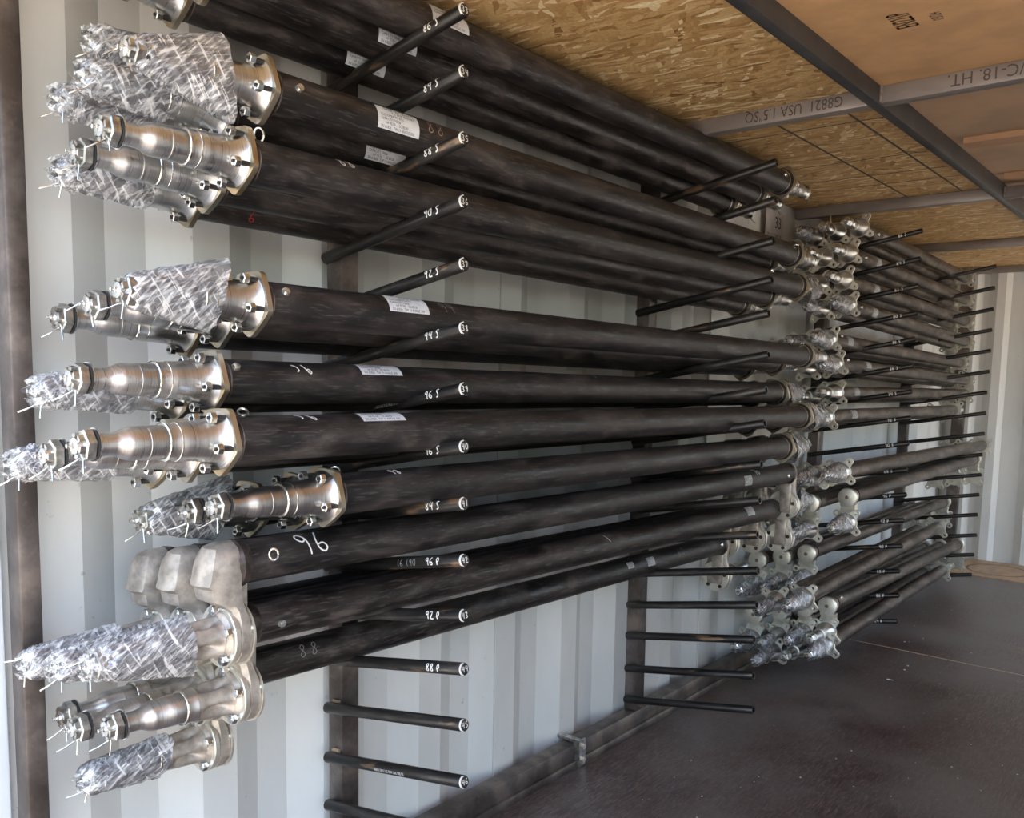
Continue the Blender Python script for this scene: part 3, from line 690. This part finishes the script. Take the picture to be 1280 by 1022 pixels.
def end_parts(root, kind, side, wrap, L, det=2, rot=0.0, r=R, nose=False, cot=0):
    fl_ = side == 1
    loc = (0, L, 0) if fl_ else (0, 0, 0); rz = (0, 0, PI) if fl_ else (0, 0, 0)
    def put(name, me, parent=root, l=None, rr=None):
        o = newobj(name, me, parent)
        if parent is root: o.location = l or loc; o.rotation_euler = rr or rz
        else:
            if l: o.location = l
            if rr: o.rotation_euler = rr
        return o
    if kind == 'straight':
        f = put('brake_flange', ME_FL, rr=(0, rot, rz[2]))
        put('weld_collar', ME_WELDB if fl_ else ME_WELD)
        s = put('spindle', ME_SPIN)
        for a in BA:
            b_ = newobj('bolt', ME_BOLT, f, (.0385*math.cos(math.radians(a)), 0, .0385*math.sin(math.radians(a))))
    elif kind == 'drop':
        b0 = put('drop_bracket', ME_BR2 if side == 1 or det != 2 else ME_BR)
        lo = (0, (L if fl_ else 0), DZ)
        f = put('brake_flange', ME_DISC, l=(0, lo[1]+(.022 if not fl_ else -.022), DZ))
        s = put('spindle', ME_SPIND, l=(0, lo[1]+(-.018 if not fl_ else .018), DZ))
        for a in (20, 92, 164, 236, 308):
            newobj('bolt', ME_BOLT_D, f, (.040*math.cos(math.radians(a)), -.040, .040*math.sin(math.radians(a))))
    elif kind == 'lobed':
        f = put('lobed_flange', ME_LOBE, rr=(0, rot, rz[2])); s = put('spindle', ME_SPIN2)
    elif kind == 'lobedrop':
        put('drop_bracket', ME_ARM2)
        lo = (0, (L+.038 if fl_ else -.038), DZ2)
        f = put('lobed_flange', ME_LOBE, l=lo, rr=(0, rot, rz[2])); s = put('spindle', ME_SPIN2, l=lo)
    if kind in ('straight', 'drop'):
        newobj('washer', ME_WASH, s); newobj('castle_nut', ME_NUT, s, rot=(0, random.uniform(0, 1), 0))
        newobj('grease_fitting', ME_GREASE, s)
        newobj('cotter_pin', ME_COTTER2 if cot else ME_COTTER, s, rot=(0, random.uniform(-.3, .5), 0))
        if nose or (wrap and wrap.startswith(('slim', 'box'))): newobj('loose_film', ME_NOSE, s)
    else:
        newobj('castle_nut', ME_NUT2, s, rot=(0, random.uniform(0, 1), 0))
    if wrap:
        o = newobj('plastic_wrap', WR[wrap], root); o.location = s.location; o.rotation_euler = (0, random.uniform(-.06, .06), s.rotation_euler[2])
        tag(o, 'clear crinkled film sleeve')
    return s
def axle(d, zc, Y0, Y1, z1, kind, wl_, wr_, label, group, det=2, r=R, tm=None, cot=0, nose=False, rot=None):
    root = newobj('trailer_axle', None, loc=(-d, Y0, zc)); L = math.hypot(Y1-Y0, z1-zc)
    root.rotation_euler = (math.atan2(z1-zc, Y1-Y0), 0, 0)
    tag(root, label, 'axle', group)
    t = newobj('beam_tube', tube_mesh(L, r, tm or M['tube']), root)
    rt = random.uniform(-.15, .15) if rot is None else rot
    end_parts(root, kind, 0, wl_, L, det, rt, r, nose, cot)
    end_parts(root, kind, 1, wr_, L, det, rt+.1, r, False, cot)
    AX.append((root, d, zc, Y0, L, r, t)); return root, t
def local(ax, px, py):
    root, d, zc, Y0, L, r, t = ax
    q = hit(px, py, 0, -d+r*.75); tilt = root.rotation_euler[0]
    dz = q.z-(zc+(q.y-Y0)*math.tan(tilt)); 
    return q.y-Y0, math.asin(max(-.97, min(.97, dz/r)))
LAB = ['TRAILER AXLE PRODUCTS', 'P.O. BOX  ELKHART', 'CUSTOMER PO 4751', 'CAPACITY 7000#', 'HF 95.50     SC 80.00', 'SN 61826   TW 13 ANGLE .000']
def sticker(ax, px, py, wd=.092, ht=.040, full=True, grey=False):
    y, phi = local(ax, px, py); r = ax[5]; fn = surf(ax[0], phi, r); mb = MB(); n = 8; V = []
    for k in range(n+1):
        v = -ht/2+ht*k/n
        for u in (-wd/2, wd/2): V.append(fn(y+u, v))
    mb.add(V, [(2*k, 2*k+1, 2*k+3, 2*k+2) for k in range(n)])
    fn2 = lambda u, v: tuple(c*(1+.0003/r) if i != 1 else c for i, c in enumerate(fn(y+u, v)))
    if full:
        for k, s in enumerate(LAB): lettering(mb, s, ht*.16, (-wd/2+.006+(.010 if k in (0, 4) else .026 if k == 1 else 0), ht/2-ht*(.17+k*.155)), fn2, 1, sx=.88)
    else:
        for k in range(3): lettering(mb, LAB[3+k][:13], ht*.2, (-wd/2+.003, ht/2-ht*(.27+k*.28)), fn2, 1, sx=.5)
    o = newobj('label_sticker', mb.mesh('label_sticker', [M['sticker2' if grey else 'sticker'], M['ink']], 0), ax[0])
    return o
def hand(ax, px, py, s, h, mt, wd=.0025, slant=-.25, sp=.85):
    y, phi = local(ax, px, py); mb = MB(); fn = surf(ax[0], phi, ax[5])
    strokes(mb, s, h, (y-h*.4*len(s), -h/2), fn, wd, slant, sp)
    newobj('chalk_number', mb.mesh('chalk_number', [mt], 0), ax[0])
def eyelet(ax, px, py, kind='stud', tilt=.4):
    y, phi = local(ax, px, py); r = ax[5]
    if kind == 'stud':
        o = newobj('vent_plug', ME_STUD, ax[0], ((r+.000)*math.cos(phi), y, r*math.sin(phi))); o.rotation_euler = (0, 0, PI/2)
        o.rotation_mode = 'XYZ'; o.matrix_local = Matrix.Translation(((r)*math.cos(phi), y, r*math.sin(phi))) @ Vector((0, -1, 0)).rotation_difference(Vector((math.cos(phi), 0, math.sin(phi)))).to_matrix().to_4x4()
    else:
        k_ = .007 if kind == 'ring' else 0
        newobj('wire_loop', ME_EYE, ax[0], ((r+k_)*math.cos(phi), y, (r+k_)*math.sin(phi)), (tilt, 0, .9))
GN = 'axles stacked in the near rack'
POS = {1: ['only one'], 2: ['outer one', 'inner one'], 3: ['outermost', 'middle one', 'innermost by wall'], 4: ['outermost', 'second from aisle', 'third from aisle', 'against the wall']}
# near bay: rows of (peg number, kind, [(d, z, tipY, far px, left wrap, right wrap, state)])
def yfar(px, d): return hit(px[0], px[1], 0, -d).y
def zfar(px, d): return hit(px[0], px[1], 0, -d).z
def near_row(peg, kind, items):
    ids = []
    for i, (d, th, tip, fpx, a, b_, nose, cot) in enumerate(items):
        z = 1.04+math.tan(math.radians(th))*d; ytip = hit(tip[0], tip[1], 0, -d).y if isinstance(tip, tuple) else tip
        Y0 = ytip+.206 if kind == 'straight' else ytip+.220
        Y1 = yfar(fpx, d)+.018; z1 = zfar(fpx, d)
        if i > 0: z1 = z+(z1-z)*.6
        st = 'film-wrapped spindle' if a else 'bare silver spindle'
        nm = 'drop-end' if kind == 'drop' else 'black steel'
        lvn = LV[peg-33]+(' level' if peg == 33 else ' level from top')
        lab = f'{nm} axle in near rack, {lvn}, {POS[len(items)][i]}, {st}'
        axle(d, z, Y0, Y1, z1, kind, a, b_, lab, GN, (3 if peg > 42 else 2), nose=nose, cot=cot); ids.append(AX[-1])
    return ids
rA = near_row(33, 'straight', [(1.16, 27.59, .545, (975, 227), None, None, 0, 0), (1.248, 25.3, .535, (939, 246), 'cone', None, 0, 0), (1.32, 23.4, .53, (903, 260), 'slim', None, 0, 0)])
rB = near_row(35, 'straight', [(1.144, 19.44, (146, 67), (986, 317), 'cone', None, 0, 1), (1.23, 17.3, (93, 100), (952, 330), 'slim2', None, 1, 0), (1.31, 15.6, (60, 125), (915, 345), 'slim', None, 1, 0)])
rB2 = near_row(34, 'straight', [(1.31, 19.3, (102, 45), (915, 300), 'slim2', None, 0, 0)])
rC = near_row(36, 'straight', [(1.152, 14.57, (114, 158), (992, 357), None, 'box', 0, 0), (1.24, 12.8, (81, 195), (953, 373), None, None, 0, 0), (1.32, 11.5, (62, 225), (920, 387), 'slim', None, 0, 0)])
rD = near_row(38, 'straight', [(1.135, 4.69, (137, 368), (1000, 444), 'cone2', None, 0, 0), (1.225, 3.6, (99, 386), (964, 459), None, None, 0, 1), (1.31, 2.65, (58, 402), (925, 465), None, None, 0, 0)])
rE = near_row(39, 'straight', [(1.17, -1.15, (75, 472), (967, 491), None, 'box', 0, 0), (1.255, -1.9, (33, 492), (935, 500), 'slim', None, 0, 0)])
rF = near_row(40, 'straight', [(1.10, -5.43, (82, 558), (997, 520), None, 'box', 0, 0), (1.19, -5.9, (43, 570), (965, 527), None, None, 0, 0), (1.275, -6.3, (4, 581), (930, 532), 'slim', None, 0, 0)])
rG = near_row(41, 'straight', [(1.11, -10.4, (255, 632), (974, 559), None, 'box', 0, 0), (1.195, -10.5, (222, 640), (945, 567), None, None, 0, 0), (1.28, -10.6, (161, 640), (915, 570), 'cone2', None, 0, 0)])
rH = near_row(42, 'drop', [(1.165, -14.5, (104, 818), (980, 592), 'box', 'cone', 0, 1), (1.25, -14.35, (62, 815), (945, 600), 'slim2', 'cone', 1, 0), (1.33, -14.1, (24, 800), (915, 606), 'slim2', None, 1, 1)])
rI = near_row(43, 'drop', [(1.20, -18.97, (127, 898), (974, 634), None, 'cone', 0, 0), (1.275, -18.6, (84, 893), (940, 642), None, None, 0, 0), (1.335, -17.9, (70, 880), (905, 650), None, None, 0, 0)])
rJ = near_row(44, 'drop', [(1.322, -22.05, (100, 963), (895, 681), 'slim2', None, 0, 0)])
# stickers, chalk and plugs on the near tubes
sticker(rA[0], 560, 22); sticker(rA[1], 494, 48); sticker(rA[2], 455, 76)
sticker(rB[0], 495, 152); sticker(rB[1], 479, 191); sticker(rD[0], 509, 378); sticker(rE[0], 477, 459); sticker(rF[0], 482, 517)
hand(rB[0], 541, 160, '88', .028, M['pinkchalk'], .0014, .2)
hand(rC[0], 436, 203, '88', .022, M['white'], .002); hand(rC[2], 322, 273, '6.', .020, M['redchalk'], .0022)
hand(rD[0], 560, 384, '94', .022, M['greychalk'], .0014, -.4)
hand(rE[0], 381, 462, 'cb', .022, M['white'], .0022, -.5, .9); hand(rF[0], 391, 522, 'cb', .020, M['white'], .0022, -.6, 1.0)
hand(rG[0], 500, 590, '98', .014, M['white'], .0022, -.5); hand(rH[0], 395, 676, '96', .040, M['white'], .0028, -.45, .8)
hand(rI[0], 762, 672, '1', .022, M['white'], .002, -.8); hand(rJ[0], 382, 811, '88', .026, M['greychalk'], .0016, .2, 1.0)
hand(rJ[0], 850, 689, '60', .026, M['greychalk'], .0018, .1); hand(rH[0], 948, 588, '96', .035, M['white'], .003, -.5, .6)
hand(rE[0], 748, 470, '1', .018, M['white'], .0012)
sticker(rH[0], 933, 600, .050, .030, False, True); sticker(rI[0], 937, 638, .052, .030, False, True)
sticker(rJ[0], 787, 706, .032, .018, False, True); sticker(rJ[0], 812, 701, .040, .026, False, True)
eyelet(rB[0], 370, 112); eyelet(rC[0], 331, 170, 'ring', .1); eyelet(rD[0], 355, 365); eyelet(rE[0], 294, 459)
eyelet(rF[0], 311, 521, 'ring', 1.0); eyelet(rH[0], 336, 693, 'ring', .3); eyelet(rI[0], 348, 777); eyelet(rG[0], 426, 587, 'ring', .7)
eyelet(rH[0], 982, 594); eyelet(rI[0], 977, 637); eyelet(rA[0], 979, 219); eyelet(rB[0], 990, 309, 'ring', 1.2)
eyelet(rC[0], 965, 338); eyelet(rJ[0], 899, 680); eyelet(rD[0], 1001, 433, 'ring', 1)
# far bay
GF = 'axles stacked in the far rack'
def far_row(lv, kind, d0, apx, bpx, wraps, dd=.075, dy=0.0, n=None):
    n = len(wraps)
    for i in range(n):
        d = d0+dd*i; A = hit(*apx, 0, -d0); B = hit(*bpx, 0, -d0)
        Y0 = A.y-.04*i+(dy if i else 0)+random.uniform(-.03, .03)*(i > 0); Y1 = min(B.y-.02*i, YE-.16) if i == 0 else min(B.y-.03*i+random.uniform(-.02, .02), YE-.16)
        z0 = max(A.z, ZF+.06)-.016*i; z1 = A.z+(B.z-A.z)*.9-.016*i; z1 = max(z1, ZF+.06)
        if kind == 'lobedrop': z0 = max(z0, ZF+.155); z1 = max(z1, ZF+.155)
        w_ = wraps[i]; lvn = LV[lv-1]+(' level' if lv in (1, 16) else ' level from top')
        nm = 'drop-end' if kind == 'lobedrop' else 'grey dusty'
        st = 'wrapped end' if w_ else 'bare end'
        lab = f'{nm} axle in far rack, {lvn}, {POS[n][i]}, {st}'
        axle(d, z0, Y0, Y1, z1, kind, w_, None, lab, GF, 1, r2, M['tube2'], rot=random.uniform(-.25, -.05))
        if i == 0: FR.append(AX[-1])
FR = []
far_row(1, 'lobed', 1.19, (1074, 284), (1207, 348), [None, None, 'small2'])
far_row(2, 'lobed', 1.19, (1060, 316), (1207, 375), [None, None, 'small2'])
far_row(3, 'lobed', 1.19, (1054, 350), (1207, 402), [None, None])
far_row(4, 'lobed', 1.18, (1058, 381), (1207, 428), ['small', 'small2'])
far_row(5, 'lobed', 1.21, (1034, 424), (1200, 455), ['small', 'small2', None])
far_row(6, 'lobed', 1.20, (1042, 455), (1208, 476), ['small', None])
far_row(7, 'lobed', 1.21, (1042, 491), (1206, 493), [None, None])
far_row(8, 'lobed', 1.17, (1030, 521), (1192, 513), ['small', None])
far_row(10, 'lobed', 1.075, (1050, 590), (1228, 557), ['small', 'small', None])
far_row(11, 'lobedrop', 1.08, (1064, 620), (1216, 574), ['small', 'small2', None], .085, -.13)
far_row(13, 'lobedrop', 1.21, (1013, 690), (1178, 628), ['small', 'small2', 'small'])
far_row(14, 'lobed', 1.10, (1004, 747), (1172, 658), ['small', 'small2'])
far_row(15, 'lobedrop', 1.10, (1039, 755), (1195, 682), [None, 'small', 'small2', 'small'], .075)
far_row(16, 'lobed', 1.09, (1030, 806), (1178, 712), ['small', None, 'small2'])
for ax, px in zip(FR, [(1105, 300), (1098, 328), (1095, 361), (1093, 391), (1062, 426), (1085, 455), (1070, 489), (1067, 517)]):
    sticker(ax, px[0], px[1], .06, .035, False, True)
for k, p in ((0, (1096, 293)), (1, (1080, 322)), (3, (1074, 384)), (4, (1052, 420)), (5, (1060, 450)), (10, (1018, 700)), (12, (1052, 747))):
    eyelet(FR[k], *p)
# ================================================================ SMALL THINGS
# printed sheet taped to the wall between the bays
q = hit(969, 283, 0, XW+.003)
pp = MB().box((XW+.0015, q.y-.085, q.z-.13), (XW+.0025, q.y+.075, q.z+.06))
lettering(pp, '33', .062, (0, 0), lambda u, v: (XW+.0032, q.y-.005+u, q.z-.005+v), 1)
lettering(pp, 'SIM 3.5" TUBE 96', .018, (0, 0), lambda u, v: (XW+.0032, q.y-.075+u, q.z-.04+v), 1)
for k in range(3): lettering(pp, 'SPINDLE 7K 84 DROP', .010, (0, 0), lambda u, v: (XW+.0032, q.y-.07+u, q.z-.065-.02*k+v), 1)
tag(newobj('paper_sheet', pp.mesh('paper_sheet', [M['paper'], M['ink']], 0)), 'white printed paper sheet with black number taped to the corrugated left wall', 'paper')
# thin wire hanging from the loft above the far rack
A = hit(1041, 262, 1, 3.44)
wm = MB(); P = [(A.x, 3.42, ZC), (A.x+.004, 3.42, ZC-.03), (A.x-.003, 3.42, ZC-.06), (A.x, 3.42, ZC-.10)]
wm.tube(P, .0012, 6).tube([P[0], P[1]], .003, 6)
tag(newobj('hanging_wire', wm.mesh('hanging_wire', [M['silverpaint']])), 'thin pale wire hanging from the loft frame above the far rack', 'wire')
# chips and grit strewn on the floor
ch = MB(); rr = random.Random(3)
for k in range(150):
    x = rr.uniform(-1.25, .4); y = rr.uniform(1.3, 4.6); s = rr.uniform(.0012, .0035); a = rr.uniform(0, 3)
    V = [(x+s*math.cos(a+t)*rr.uniform(.6, 1.5), y+s*math.sin(a+t)*rr.uniform(.6, 1.5), ZF+.0002) for t in (0, 1.6, 3.1, 4.7)]+[(x, y, ZF+s*.6)]
    ch.add(V, [(0, 1, 4), (1, 2, 4), (2, 3, 4), (3, 0, 4)])
for px, py in ((1113, 849), (1135, 832), (1131, 802), (1131, 837)):
    p = hit(px, py, 2, ZF)
    ch.add([(p.x-.012, p.y-.01, ZF+.0003), (p.x+.012, p.y-.003, ZF+.0003), (p.x+.010, p.y+.004, ZF+.0003), (p.x-.010, p.y-.004, ZF+.002)] if px == 1113 else [(p.x-.004, p.y-.004, ZF+.0003), (p.x+.004, p.y-.003, ZF+.0003), (p.x+.003, p.y+.004, ZF+.0003), (p.x-.003, p.y+.003, ZF+.002)], [(0, 1, 2, 3)])
tag(newobj('floor_grit', ch.mesh('floor_grit', [M['white']], 0)), 'white chips and grit strewn over the dark floor', 'grit', kind='stuff')
